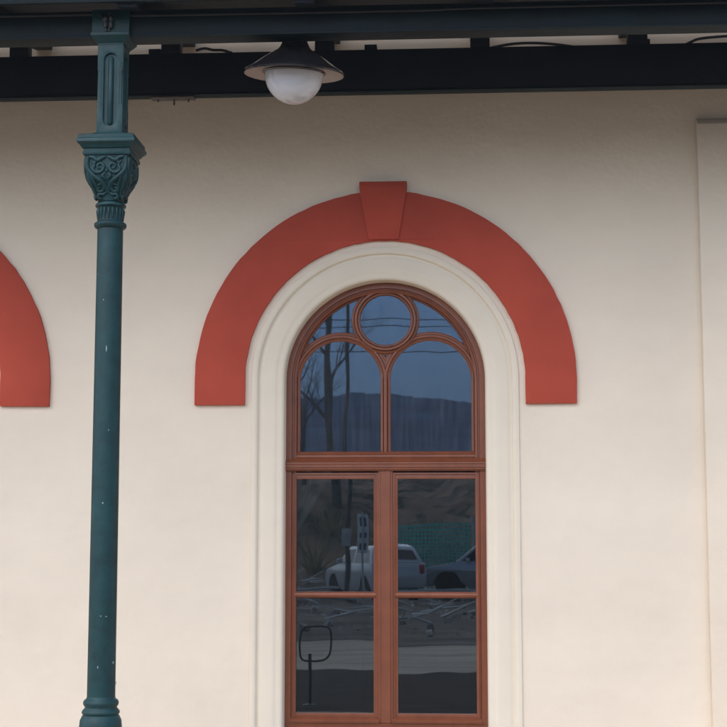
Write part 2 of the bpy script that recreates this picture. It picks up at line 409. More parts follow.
def build_window(parent):
    # outer frame: arch and jambs
    fr = MB()
    ro = 99.8 * q; rm = 90.5 * q
    prof = [(ro, YB), (ro, YF + .004), (ro - .004, YF), (93.4 * q, YF - .001), (92.8 * q, YF + .012), (91.6 * q, YF + .013), (91.0 * q, YF + .004), (88.8 * q, YF + .010), (88.6 * q, YB)]
    loops = [[(-r, y, Z_SILL) for r, y in prof]]
    for i in range(73):
        a = PI - PI * i / 72
        loops.append([(r * math.cos(a), y, ZS + r * math.sin(a)) for r, y in prof])
    loops.append([(r, y, Z_SILL) for r, y in prof])
    fr.loft(loops)
    win = fr.build('window', M['wood'], parent, smooth=40)

    # inner arch sash
    t = MB()
    prof = moulded(86.6 * q, 92.2 * q, .132, .178)
    loops = [[(-r, y, zf(452)) for r, y in prof]]
    for i in range(65):
        a = PI - PI * i / 64
        loops.append([(r * math.cos(a), y, ZS + r * math.sin(a)) for r, y in prof])
    loops.append([(r, y, zf(452)) for r, y in prof])
    t.loft(loops); t.build('arch_sash', M['wood'], win, smooth=40)
    # round tracery ring
    zc = zf(319.3)
    ring_sweep(MB(), 0, zc, moulded(25.4 * q, 34.0 * q, .120, .177), 0, 2 * PI).build('tracery_ring', M['wood'], win, smooth=40)
    # two lancet heads with their inner jambs
    cxl = 45.0 * q
    for s in (-1, 1):
        m = MB()
        pr = moulded(40.4 * q, 49.6 * q, .1335 if s < 0 else .1345, .176)
        cz = ZS
        loops = []
        for i in range(49):
            a = PI * i / 48
            loops.append([(s * cxl + r * math.cos(a), y, cz + r * math.sin(a)) for r, y in pr])
        loops.insert(0, [(s * cxl + r, y, zf(451.5)) for r, y in pr]); loops.append([(s * cxl - r, y, zf(451.5)) for r, y in pr])
        m.loft(loops).build('tracery_arch', M['wood'], win, smooth=40)
    # filler in the small triangle between ring and lancets
    zt = zf(355.5)
    tri = MB().plate([(-.06, zt + .04), (.06, zt + .04), (0, zt - .10)], [[(-.012, zt + .008), (0, zt - .014), (.012, zt + .008)]], .150, .174)
    tri.build('tracery_web', M['wood'], win, smooth=0)
    MB().box(-.0135, .0135, .158, .170, zt - .016, zt + .010).build('tracery_light', M['interior'], win)
    # middle mullion of the arched light
    m = MB(); pr = moulded(-5.0 * q, 5.0 * q, .1315, .1755)
    bar_v(m, pr, zf(452), zf(372)); m.build('mullion', M['wood'], win, smooth=40)
    # bottom rail of the arched light
    m = MB(); zr0, zr1 = zf(458.3), zf(451)
    bar_h(m, [(zr0, .178), (zr0, .124), (zr0 + .012, .120), (zr0 + .022, .124), (zr0 + .025, .134), (zr1 - .006, .130), (zr1, .140), (zr1, .178)], -91.5 * q, 91.5 * q)
    m.build('bottom_rail', M['wood'], win, smooth=40)
    # transom with weathered ledge
    m = MB()
    bar_h(m, [(z_tr_b, YB + .02), (z_tr_b, .098), (z_tr_b + .012, .086), (z_tr_b + .020, .086), (z_tr_b + .024, .080), (z_tr_m - .010, .080), (z_tr_m - .004, .074), (z_tr_m + .002, .076),
              (z_tr_t - .002, .112), (z_tr_t - .002, YB + .02)], -99.3 * q, 99.3 * q)
    m.build('transom', M['wood'], win, smooth=30)
    # centre post between the casements
    m = MB()
    bar_v(m, [(-7.6 * q, .19), (-7.6 * q, .114), (-6.4 * q, .108), (-5.0 * q, .108), (-4.6 * q, .102), (4.6 * q, .102), (5.0 * q, .108), (6.4 * q, .108), (7.6 * q, .114), (7.6 * q, .19)], zf(723, .1), z_tr_b + .003)
    m.build('centre_post', M['wood'], win, smooth=30)
    # two casements, each a frame with a glazing bar
    for s in (-1, 1):
        xa, xb = sorted((s * 7.0 * q, s * 92.8 * q))
        ga, gb = sorted((s * 11.9 * q, s * 88.4 * q))
        zt0 = zf(472.2); zt1 = zf(478.8)
        m = MB().plate([(xa, z_rail), (xb, z_rail), (xb, zt0), (xa, zt0)], [[(ga, z_low), (gb, z_low), (gb, zt1), (ga, zt1)]], .127, .180)
        # raised outer fillet
        m.plate([(xa + .002, z_rail + .002), (xb - .002, z_rail + .002), (xb - .002, zt0 - .002), (xa + .002, zt0 - .002)],
                [[(xa + .016, z_rail + .022), (xb - .016, z_rail + .022), (xb - .016, zt0 - .016), (xa + .016, zt0 - .016)]], .118, .129)
        sash = m.build('casement', M['wood'], win, bevel=.0022, smooth=35)
        g = MB(); zc0, zc1 = z_mid0, z_mid1; zm = (zc0 + zc1) / 2
        bar_h(g, [(zc0, .176), (zc0, .132), (zc0 + .006, .120), (zm, .114), (zc1 - .006, .120), (zc1, .132), (zc1, .176)], ga - .016, gb + .016)
        g.build('glazing_bar', M['wood'], win, smooth=50)
        w = MB(); bar_h(w, [(z_rail - .004, .14), (z_rail - .004, .092), (z_rail + .010, .088), (z_rail + .020, .096), (z_rail + .034, .124), (z_rail + .034, .14)], xa - .004, xb + .004)
        w.build('weather_bar', M['wood'], win, smooth=40)
        for (za, zb) in ((z_mid1 - .01, zt1 + .01), (z_low - .01, z_mid0 + .01)):
            hx, hz = (gb - ga) / 2 + .01, (zb - za) / 2
            p = MB().box(-hx, hx, -.002, .002, -hz, hz).build('pane', M['glass_low'], win, smooth=0, loc=((ga + gb) / 2, .150, (za + zb) / 2))
            p.rotation_euler = (R(random.uniform(-.12, .12)), 0, R(random.uniform(-.15, .15)))
    # bottom frame member and stone sill
    m = MB(); bar_h(m, [(Z_SILL - .005, .2), (Z_SILL - .005, .112), (z_rail - .006, .104), (z_rail - .006, .2)], -98.5 * q, 98.5 * q)
    m.build('frame_foot', M['wood'], win, smooth=30)
    m = MB(); bar_h(m, [(Z_SILL - .13, .25), (Z_SILL - .13, -.08), (Z_SILL - .03, -.09), (Z_SILL - .008, .14), (Z_SILL - .008, .25)], -112 * q, 112 * q)
    m.build('sill', M['stone'], win, bevel=.006)
    # panes of the arched light
    def disc(loopw, name='pane'):
        MB().plate(loopw, [], .150, .154).build(name, M['glass_top'], win, smooth=0)
    disc([(26.6 * q * math.cos(2 * PI * i / 48), zc + 26.6 * q * math.sin(2 * PI * i / 48)) for i in range(48)])
    for s in (-1, 1):
        rr = 42.5 * q
        L = [(s * cxl - rr, zf(452))] + [(s * cxl + rr * math.cos(PI - PI * i / 32), ZS + rr * math.sin(PI - PI * i / 32)) for i in range(33)] + [(s * cxl + rr, zf(452))]
        disc(L)
        out, inn = [], []
        for i in range(25):
            a = R(26 + (80 - 26) * i / 24)
            dx, dz = s * math.cos(a), math.sin(a)
            r = 88 * q; rin = r
            while rin > 30 * q:
                x, z = dx * rin, ZS + dz * rin
                if math.hypot(x - s * cxl, z - ZS) < 46.5 * q or math.hypot(x, z - zc) < 30.5 * q: break
                rin -= .3 * q
            if r - rin > 1.5 * q:
                out.append((dx * r, ZS + dz * r)); inn.append((dx * rin, ZS + dz * rin))
        disc(out + inn[::-1])
    return win
win = build_window(bld)
w2 = copy_tree(win, bld); w2.location.x = SPAN

# the dim room behind the windows
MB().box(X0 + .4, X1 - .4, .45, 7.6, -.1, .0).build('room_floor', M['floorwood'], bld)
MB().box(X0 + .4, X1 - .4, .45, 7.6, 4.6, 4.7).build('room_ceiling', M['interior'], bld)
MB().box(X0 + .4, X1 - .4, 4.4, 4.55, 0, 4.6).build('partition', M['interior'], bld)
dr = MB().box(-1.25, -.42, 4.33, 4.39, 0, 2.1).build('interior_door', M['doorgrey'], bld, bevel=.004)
for za, zb in ((.2, .95), (1.1, 1.95)):
    MB().box(-1.13, -.54, 4.318, 4.332, za, zb).build('door_panel', M['doorgrey'], dr, bevel=.005)
MB().tube([(-.50, 4.29, 1.03), (-.60, 4.27, 1.03)], .012).build('handle', M['steel'], dr)

# ------------------------------------------------------------------ platform canopy
YC = -1.62                                   # column line
can = empty('platform_canopy', (0, YC, 0))
tag(can, 'dark platform canopy with painted beams and rafters along the cream wall', 'canopy')
def part(m, *a, **k):
    o = m.build(*a, **k); o.parent = can; o.location = o.location - Vector((0, YC, 0)); return o
BX0, BX1 = -6.6, 6.6
zfb = at(363, 40.5, YC + .072).z; zft = zfb + .165
yb0, yb1 = YC - .06, YC + .06
m = MB().box(BX0, BX1, yb0, yb1, zfb + .012, zft)
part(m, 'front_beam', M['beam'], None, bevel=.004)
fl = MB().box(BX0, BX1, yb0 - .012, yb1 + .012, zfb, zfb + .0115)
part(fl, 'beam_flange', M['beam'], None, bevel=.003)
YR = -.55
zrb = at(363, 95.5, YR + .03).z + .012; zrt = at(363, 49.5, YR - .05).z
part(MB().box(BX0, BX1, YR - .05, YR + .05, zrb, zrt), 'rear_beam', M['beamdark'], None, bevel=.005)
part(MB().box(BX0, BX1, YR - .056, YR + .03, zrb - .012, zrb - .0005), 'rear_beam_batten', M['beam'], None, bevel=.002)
# rafters, spaced as their ends show between the beams
slope = (zrt + .125 - zft) / (YR - YC)
def rz(y): return zft + .002 + slope * (y - YC)
YE = -1.88
xr0 = at(172, 44, YR).x
RS = (at(637, 44, YR).x - xr0) / 3
RAFT = [xr0 + RS * k for k in range(-5, 9)]
raft_me = None
for x in RAFT:
    if x < BX0 or x > BX1: continue
    if raft_me is None:
        mm = MB(); h = .13
        L = [(YE, rz(YE)), (-.003, rz(-.003)), (-.003, rz(-.003) + h), (YE, rz(YE) + h)]
        mm.plate(L, [], -.058, .058, to=lambda u, v, y: (y, u, v))
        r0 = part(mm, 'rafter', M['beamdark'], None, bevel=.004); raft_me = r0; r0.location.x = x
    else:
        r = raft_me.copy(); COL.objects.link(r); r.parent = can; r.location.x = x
# deck boards
nb = 25; L0 = YE - .03; step = (-.15 - L0) / nb
bm0 = None
cs = math.atan(slope)
for i in range(nb):
    y = L0 + step * (i + .5); z = rz(y) + .13 + .016
    if bm0 is None:
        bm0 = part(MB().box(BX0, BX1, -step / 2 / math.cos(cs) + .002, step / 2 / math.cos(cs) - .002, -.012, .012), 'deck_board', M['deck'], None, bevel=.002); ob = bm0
    else:
        ob = bm0.copy(); COL.objects.link(ob); ob.parent = can
    ob.location = (0, y - YC, z); ob.rotation_euler = (cs, 0, 0)
rs = MB().plate([(YE - .10, rz(YE - .10) + .161), (-.125, rz(-.125) + .161), (-.125, rz(-.125) + .185), (YE - .10, rz(YE - .10) + .185)], [], BX0 - .1, BX1 + .1, to=lambda u, v, y: (y, u, v))
part(rs, 'roof_sheet', M['roof'], None)
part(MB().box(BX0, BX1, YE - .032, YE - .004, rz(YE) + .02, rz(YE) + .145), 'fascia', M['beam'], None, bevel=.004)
# plate with three bolts under the rear beam
pc = at(174, 99, YR)
pl = MB().box(pc.x - .145, pc.x + .14, YR - .05, YR + .03, zrb - .027, zrb - .0125)
po = part(pl, 'bolt_plate', M['steel'], None, bevel=.006)
for dx, ln in ((-.10, .018), (.005, .042), (.10, .022)):
    bo = MB().tube([(pc.x + dx, YR - .02, zrb - .03), (pc.x + dx, YR - .02, zrb - .027 - ln)], .006, 8).build('bolt', M['steel'], po)
# packing blocks that carry the rafters on the rear beam, and small cleats between them
for x in RAFT:
    if BX0 < x < BX1: part(MB().box(x - .062, x + .062, YR - .048, YR + .045, zrt + .001, rz(YR - .045) - .001), 'packing_block', M['beamdark'], None, bevel=.003)
for x in (at(156, 48, YR).x, at(371, 48, YR).x, at(643, 48, YR).x):
    part(MB().box(x - .04, x + .04, YR - .045, YR + .045, zrt + .001, zrt + .035), 'cleat', M['beamdark'], None, bevel=.003)

# cables: one each way along the beam, and loose loops over the rear beam
def cable(name, pts, r, label, grp=None):
    # smooth the run
    P = [Vector(p) for p in pts]; out = []
    for i in range(len(P) - 1):
        p0, p1, p2, p3 = P[max(i - 1, 0)], P[i], P[i + 1], P[min(i + 2, len(P) - 1)]
        for k in range(8):
            t = k / 8
            out.append(.5 * ((2 * p1) + (p2 - p0) * t + (2 * p0 - 5 * p1 + 4 * p2 - p3) * t * t + (3 * p1 - p0 - 3 * p2 + p3) * t ** 3))
    out.append(P[-1])
    o = MB().tube(out, r, 8).build(name, M['cable'], smooth=60)
    tag(o, label, 'cable', grp); return o
ycb = yb0 - .014
zca = at(60, 15.5, ycb).z
ck = cable('power_cable', [(BX0 + .1, ycb, zca), (-4.3, ycb, zca + .004), (at(60, 15, ycb).x, ycb, zca), (at(94, 14, ycb).x, ycb, zca), (at(101, 17, ycb - .03).x, ycb - .03, zca - .012),
      (at(104, 25, ycb - .035).x, ycb - .035, at(104, 25, ycb).z), (at(106.5, 33, ycb - .03).x, ycb - .03, at(106, 33, ycb).z)], .0065, 'thin dark cable along the beam, ending at the column head on the bay-less side')
ck['label'] = 'thin dark cable on the front beam running away from the hanging lamp'
zcb = at(300, 12.5, ycb).z
cb = cable('power_cable', [(at(109, 33, ycb - .03).x, ycb - .03, at(109, 33, ycb).z), (at(109.5, 24, ycb - .035).x, ycb - .035, at(109, 24, ycb).z), (at(111, 15, ycb - .03).x, ycb - .03, at(111, 15, ycb).z),
      (at(116, 11, ycb).x, ycb, zcb + .004), (at(200, 11, ycb).x, ycb, zcb), (at(420, 11, ycb).x, ycb, zcb - .004), (at(560, 11, ycb).x, ycb, zcb + .003), (BX1 - .1, ycb, zcb)], .0065,
      'thin dark cable on the front beam running past above the hanging lamp')
yl = YR - .02
def loop_c(xa, xm, xb, ya, ym, yb_, lab):
    A, B, C = at(xa, ya, yl), at(xm, ym, yl), at(xb, yb_, yl)
    return cable('loose_cable', [A, A.lerp(B, .5) + Vector((0, 0, .012)), B, B.lerp(C, .5) + Vector((0, 0, .008)), C], .009, lab)
loop_c(486, 535, 592, 49, 43.0, 50, 'loose black cable looping over the rear beam between two rafters')
loop_c(676, 705, 800, 50, 38, 34, 'loose black cable rising off the rear beam beside the projecting bay')
loop_c(196, 213, 232, 50.5, 50, 53, 'short loose cable on the rear beam between column and lamp')

# ------------------------------------------------------------------ cast iron column
U = (at(111, 230, YC) - at(110, 230, YC)).x      # metres per pixel at the column
def zc_(py, off=0.0): return at(110, py, YC - off).z
cxw = at(110.3, 230, YC).x
colm = empty('cast_iron_column', (cxw, YC, 0))
tag(colm, 'dark teal cast-iron column with scrolled capital holding up the canopy beam', 'column')
def cpart(m, name, mt=None, parent=None, **k):
    return m.build(name, mt or M['iron'], parent or colm, **k)
rt, rb = 12.6 * U, 13.4 * U
z_sh0, z_sh1 = zc_(699), zc_(228)
zz = lambda py: zc_(py)
cpart(MB().lathe([(rb, z_sh0 - .01), (rb * .99, z_sh0 + .4), (rt * 1.01, z_sh1 - .5), (rt, z_sh1 + .004)], n=48), 'shaft')
# chipped paint showing the pale primer
shaft = colm.children[-1]
for px, py, w_, h_ in ((107, 349, .010, .045), (101.5, 616, .012, .010), (106.5, 616.5, .016, .008), (98.5, 667, .008, .022), (112, 663, .007, .018), (113.5, 684, .006, .02), (104, 300, .007, .012), (109, 430, .006, .016), (103.5, 503, .012, .014)):
    p = at(px, py, YC - .06); dx = p.x - cxw; zt_c = p.z
    rr0 = rt + (rb - rt) * max(0, min(1, (z_sh1 - zt_c) / (z_sh1 - z_sh0))) + .0006
    pts_ = []
    rc = random.Random(int(py)); n_ = 9
    for i in range(n_):
        a_ = 2 * PI * i / n_; k_ = rc.uniform(.55, 1.0)
        u_ = dx + math.cos(a_) * w_ / 2 * k_; v_ = zt_c + math.sin(a_) * h_ / 2 * k_
        pts_.append((u_, -math.sqrt(max(1e-6, rr0 ** 2 - u_ ** 2)), v_))
    MB().add(pts_, [tuple(range(n_))]).build('paint_chip', M['primer'], shaft, smooth=0)
# moulded foot of the shaft and pedestal down to the platform
cpart(MB().lathe([(19.2 * U, zz(738)), (20 * U, zz(732)), (20.2 * U, zz(727)), (19.6 * U, zz(720)), (17.6 * U, zz(715.5)), (16.6 * U, zz(714.2)), (17.8 * U, zz(713.2)), (18 * U, zz(711.5)), (17 * U, zz(709.5)),
      (15.4 * U, zz(708)), (15.2 * U, zz(706.5)), (16.6 * U, zz(704.5)), (16.9 * U, zz(702)), (16 * U, zz(700)), (14 * U, zz(698.4)), (13.4 * U, zz(696.5))], n=48), 'shaft_foot', smooth=50)
z_p = zz(738)
cpart(MB().lathe([(.13, .0), (.13, .10), (.112, .125), (.108, .16), (.1, z_p - .06), (.1, z_p - .03), (.096, z_p + .002)], n=8), 'pedestal', smooth=20)
# ring, fluted neck, ring
cpart(MB().lathe([(13 * U, zz(229.5)), (15.2 * U, zz(228)), (15.9 * U, zz(226)), (15.7 * U, zz(224.2)), (14 * U, zz(223)), (12.6 * U, zz(222)), (12.4 * U, zz(209)), (12.9 * U, zz(208.2)), (14.8 * U, zz(207.6)), (15.2 * U, zz(206.3)), (14.6 * U, zz(205)), (12.4 * U, zz(203.5))], n=48), 'neck', smooth=45)
ncko = colm.children[-1]
for i in range(20):
    a = 2 * PI * i / 20 + .08
    c, s = math.cos(a), math.sin(a)
    cpart(MB().tube([(12.3 * U * c, 12.3 * U * s, zz(221)), (12.7 * U * c, 12.7 * U * s, zz(216)), (12.9 * U * c, 12.9 * U * s, zz(212)), (12.5 * U * c, 12.5 * U * s, zz(209.5))], [.004, .006, .0085, .004], 8), 'flute', parent=ncko, smooth=60)
# bell of the capital, square in plan with rounded corners
def rsq(h, z, rad, n=5):
    L = []
    for cx, cy, a0 in ((h - rad, h - rad, 0), (-h + rad, h - rad, 90), (-h + rad, -h + rad, 180), (h - rad, -h + rad, 270)):
        for k in range(n + 1):
            a = R(a0 + 90 * k / n); L.append((cx + rad * math.cos(a), cy + rad * math.sin(a), z))
    return L
BELL = [(203, 12.4, .95), (199, 12.9, .7), (194, 14.2, .5), (189, 16.6, .35), (184.5, 19.2, .28), (181, 20.4, .24), (176, 20.7, .22), (170, 20.9, .2), (164, 21.2, .18), (160, 21.6, .15)]
def bell_h(py):
    for (y0, h0, _), (y1, h1, _) in zip(BELL, BELL[1:]):
        if y1 <= py <= y0:
            t = (y0 - py) / (y0 - y1); return (h0 + (h1 - h0) * t) * U
    return BELL[-1][1] * U if py < 160 else BELL[0][1] * U
cap = cpart(MB().loft([rsq(h * U, zz(py), h * U * r) for py, h, r in BELL]), 'capital', smooth=50)
def spiral(cx, cy, r, a0, turns, sgn):
    n = int(18 * turns); return [(cx + r * (1 - .82 * i / n) * math.cos(a0 + sgn * 2 * PI * turns * i / n), cy + r * (1 - .82 * i / n) * math.sin(a0 + sgn * 2 * PI * turns * i / n)) for i in range(n + 1)]
def cat(P, k=6):
    P = [Vector((p[0], p[1], 0)) for p in P]; out = []
    for i in range(len(P) - 1):
        p0, p1, p2, p3 = P[max(i - 1, 0)], P[i], P[i + 1], P[min(i + 2, len(P) - 1)]
        for j in range(k):
            t = j / k; v = .5 * ((2 * p1) + (p2 - p0) * t + (2 * p0 - 5 * p1 + 4 * p2 - p3) * t * t + (3 * p1 - p0 - 3 * p2 + p3) * t ** 3); out.append((v.x, v.y))
    out.append((P[-1].x, P[-1].y)); return out
# curves in photo pixels on the front face: u from the centre line, v = picture row
SCROLLS = [
    (cat([(-18.5, 163), (-19.3, 169), (-17.8, 175), (-12, 181), (-5, 186), (-1.4, 191), (-.9, 196)]), 1.5, 2.3),           # stem
    (cat([(-17, 162), (-12.5, 163), (-9, 165.5), (-4, 163), (-.8, 162)]), 1.1, 2.5),                                          # top leaf
    (cat([(-14.5, 166), (-12, 170), (-13.5, 174.5), (-9.5, 177.5), (-4.5, 176), (-2.6, 171.8), (-5.2, 168.6), (-8.6, 170), (-8.0, 173.3), (-6.2, 173)]), 1.0, 1.9),  # big volute
    (cat([(-1.2, 178), (-4, 180.5), (-.6, 184)]), .8, 1.7),
    (cat([(-9.5, 189.5), (-5.5, 187.8), (-3.4, 191.0), (-5.5, 194.5), (-9, 194.2), (-9.4, 191.8), (-7.3, 191.4)]), .9, 1.7),
    (cat([(-2.0, 196), (-5, 197.5), (-8.6, 197.4), (-9.4, 200.6), (-6.2, 201.6)]), .9, 1.8),
    (cat([(-14.5, 181), (-12.3, 186), (-10.6, 190), (-10.2, 196)]), .8, 1.5),
    (cat([(-12.5, 170.5), (-10.8, 166.5), (-7.5, 166.2)]), .9, 1.8),
]
for face in range(4):
    rot = Matrix.Rotation(PI / 2 * face, 3, 'Z')
    for P, r0, r1 in SCROLLS:
        for sg in (-1, 1):
            pts, rad = [], []
            n = len(P)
            for i, (u, v) in enumerate(P):
                h = bell_h(v)
                uu = max(-.93 * h, min(.93 * h, u * U * sg))
                pts.append(rot @ Vector((uu, -h - .001, zz(v))))
                t = i / (n - 1); rad.append((r0 + (r1 - r0) * math.sin(PI * min(1, t * .9 + .1)) ** .8) * U * 1.0)
            cpart(MB().tube(pts, rad, 7), 'scroll', parent=cap, smooth=60)
    b_ = MB().lathe([(.001, -.010), (.007, -.007), (.010, 0), (.007, .008), (.001, .013)], n=8)
    o = cpart(b_, 'bud', parent=cap, smooth=60); p = rot @ Vector((0, -bell_h(180) - .004, zz(176))); o.location = p
# corner leaves
for k in range(4):
    rot = Matrix.Rotation(PI / 2 * k, 3, 'Z')
    pts = []; rad = []
    for v, rr in ((200, .005), (194, .008), (188, .011), (182, .013), (176, .013), (170, .012), (164, .014), (161, .012)):
        h = bell_h(v); pts.append(rot @ Vector((h * .90, -h * .90, zz(v)))); rad.append(rr)
    cpart(MB().tube(pts, rad, 8), 'corner_leaf', parent=cap, smooth=60)
# abacus: fillets, cavetto, slab
ab = MB()
sq = lambda h, py: rsq(h * U, zz(py), .3 * U, 2)
ab.loft([sq(23.2, 160), sq(23.6, 158.5), sq(23.6, 156.6), sq(22.8, 156.2), sq(22.9, 154.2), sq(24.6, 153.2), sq(25.2, 151.5), sq(27.5, 149.4), sq(28.6, 148.4), sq(28.8, 146), sq(28.3, 145), sq(27.4, 144), sq(27.4, 141), sq(26, 140.2), sq(18, 139.4), sq(16, 137.2), sq(13.4, 135.8)])
cpart(ab, 'abacus', smooth=35)
# post with a round-ended niche in each face
hw = 13.0 * U
zp0, zp1 = zz(137.5), zz(47.5)
pst = cpart(MB().box(-hw + .017, hw - .017, -hw + .017, hw - .017, zp0, zp1), 'post')
zna, znb = zz(74), zz(109)
nh = 6.7 * U
zt_, zb_ = zz(57) - nh, zz(129.5) + nh
st = [(nh * math.cos(R(a)), zt_ + nh * math.sin(R(a))) for a in range(0, 181, 15)] + [(nh * math.cos(R(a)), zb_ + nh * math.sin(R(a))) for a in range(180, 361, 15)]
e = .0005
outl = [(-hw + e, zp0), (hw - e, zp0), (hw - e, znb), (hw - .008, znb + .004), (hw - .008, zna - .004), (hw - e, zna), (hw - e, zp1), (-hw + e, zp1), (-hw + e, zna), (-hw + .008, zna - .004), (-hw + .008, znb + .004), (-hw + e, znb)]
for face in range(4):
    rot = Matrix.Rotation(PI / 2 * face, 3, 'Z')
    yo = -hw if face % 2 == 0 else -hw + .0006
    m = MB().plate(outl, [st], yo, -hw + .0165, to=lambda u, v, y: tuple(rot @ Vector((u, y, v))))
    pf = cpart(m, 'post_face', parent=pst, bevel=.0018, smooth=30)
    rod = MB().tube([rot @ Vector((0, -hw + .017, zz(127.5))), rot @ Vector((0, -hw + .017, zz(126))), rot @ Vector((0, -hw + .017, zz(62))), rot @ Vector((0, -hw + .017, zz(60)))], [.010, .0165, .0165, .008], 14)
    cpart(rod, 'niche_rod', parent=pst, smooth=50)
    for s in (-1, 1):
        rod = MB().tube([rot @ Vector((s * 9.3 * U, -hw + .002, zz(108))), rot @ Vector((s * 9.3 * U, -hw + .002, zz(75)))], .0035, 8)
        cpart(rod, 'post_bead', parent=pst, smooth=50)
# flared head and plate up to the beam
hd = MB().loft([sq(13.4, 48.5), sq(13.4, 47.6), sq(15.5, 45.5), sq(18.2, 42.2), sq(19.2, 41), sq(19.2, 38.4), sq(18.6, 38.0)])
cpart(hd, 'head', smooth=30)
zh = zfb
hp = MB().box(-18.8 * U, 18.8 * U, -.095, -.074, zh + .002, zft - .004)
hp.box(-18.4 * U, 18.4 * U, -.076, .076, zz(38.6), zh - .0005)
cpart(hp, 'head_plate', bevel=.004)
for dx in (-4.2, 1.4):
    s = MB().tube([(dx * U, -.094, zz(33.5)), (dx * U, -.125, zz(33.5))], .007, 8); s.lathe([(.004, zz(34)), (.012, zz(33.5)), (.014, zz(30)), (.009, zz(28.5)), (.013, zz(27)), (.012, zz(24.5)), (.004, zz(24))], dx * U, -.118, 12)
    cpart(s, 'insulator', parent=colm.children[-1] if colm.children[-1].name.startswith('head_plate') else None, mt=M['cable'], smooth=50)

# ------------------------------------------------------------------ hanging lamp
YL = -1.42
lc = at(294, 73, YL)
UL = (at(295, 73, YL) - at(294, 73, YL)).x
lamp = empty('hanging_lamp', (lc.x, lc.y, lc.z))
lamp.rotation_euler = (R(7), R(2.5), 0)
tag(lamp, 'black conical hanging lamp with opal glass globe under the canopy', 'lamp')
RR = 50 * UL
prof = [(RR, -.012), (RR + .003, -.002), (RR - .002, .006), (.86 * RR, .030), (.62 * RR, .082), (.42 * RR, .122), (.36 * RR, .130), (.30 * RR, .150), (.245 * RR, .186), (.20 * RR, .222), (.06, .226)]
MB().lathe(prof + [(.03, .23), (.03, .225)], n=56, closed=True).build('shade', M['enamel'], lamp, smooth=45)
prin = [(RR - .003, -.012), (RR - .009, -.003), (.86 * RR - .004, .020), (.62 * RR - .006, .068), (.40 * RR, .102), (.05, .104)]
MB().lathe(prin, n=56, closed=True).build('shade_lining', M['lining'], lamp, smooth=60)
MB().lathe([(29.5 * UL, .012), (31.5 * UL, .008), (32 * UL, .0), (31 * UL, -.006), (29.0 * UL, -.006)], n=48, closed=True).build('globe_ring', M['enamel'], lamp, smooth=60)
gp = [(28.9 * UL, .03)] + [(29.4 * UL * math.cos(R(a)), -30.5 * UL * math.sin(R(a)) - .004) for a in range(0, 90, 6)] + [(.002, -30.5 * UL - .004)]
MB().lathe(gp, n=48).build('globe', M['opal'], lamp, smooth=70)
zraf = rz(YL) - lc.z
MB().lathe([(.058, .222), (.058, zraf - .03), (.075, zraf - .02), (.075, zraf + .012)], n=20).build('stem', M['enamel'], lamp)

# ------------------------------------------------------------------ ground in front of the building
def sheet(name, x0, x1, y0, y1, z, m, nx=1, ny=1):
    b = MB(); b.add([(x0, y0, z), (x1, y0, z), (x1, y1, z), (x0, y1, z)], [(0, 1, 2, 3)])
    return tag(b.build(name, m, smooth=0), kind='structure')
sheet('ground', -900, 900, -900, 60, -.02, M['soil'])
tag(MB().box(-30, 30, -3.7, .0, -.15, .0).build('platform', M['paving']), kind='structure')
fv = [(x_, -3.7, -.006) for x_ in (-60, 60)]
fe_ = random.Random(9); edge = [(-60, -8.3)] + [(-14 + .2 * i, -8.3 + .16 * math.sin(i * .31) + .10 * math.sin(i * .83 + 1) + fe_.uniform(-.06, .06)) for i in range(141)] + [(60, -8.3)]
fc = MB().plate([(60, -3.7), (-60, -3.7)] + edge, [], -.004, -.018, to=lambda u, v, y: (u, v, y)).build('forecourt', M['asphalt'], smooth=0)
tag(fc, kind='structure')
sheet('road', -150, 150, -13.4, -7.6, -.010, M['road'])

# rough ground rising to the bank and the wooded hill, both seen in the window glass
rnd = random.Random(3)
def fbm(x, y, s):
    from mathutils import noise
    return noise.fractal(Vector((x * s, y * s, 1.7)), 1.0, 2.0, 5)
def field(name, x0, x1, y0, y1, nx, ny, fn, m):
    vs, fs = [], []
    for j in range(ny + 1):
        for i in range(nx + 1):
            x = x0 + (x1 - x0) * i / nx; y = y0 + (y1 - y0) * j / ny
            vs.append((x, y, fn(x, y)))
    for j in range(ny):
        for i in range(nx):
            a = j * (nx + 1) + i; fs.append((a, a + 1, a + nx + 2, a + nx + 1))
    return tag(MB().add(vs, fs).build(name, m, smooth=180), kind='structure')
def sm(t): t = max(0, min(1, t)); return t * t * (3 - 2 * t)
field('rough_ground', -40, 40, -29, -13.2, 110, 44, lambda x, y: -.004 + sm((-13.3 - y) / 3) * (.06 + .11 * fbm(x, y, .9) + .05 * fbm(x, y, 3)), M['soil'])
field('earth_bank', -70, 70, -75, -36, 160, 70, lambda x, y: -.05 + sm((-36.3 - y) / 14) * (3.2 + .9 * fbm(x, y, .16) + .35 * fbm(x, y, .7)) + sm((-50 - y) / 25) * 2.5, M['bank'])
def hill(x, y):
    return 3 * hill0(x / 3, y / 3)
def hill0(x, y):
    t = sm((-72 - y) / 150)
    return -1 + t * (12.6 + 2.5 * math.exp(-((x + 8) / 26) ** 2) - 9 * sm((x + 3) / 24) + 1.5 * fbm(x, y, .018)) + t * (.9 * fbm(x, y, .16) + .7 * fbm(x, y, .7)) + 6 * sm((-70 - y) / 10)
field('hill', -600, 600, -780, -212, 480, 90, hill, M['hill'])

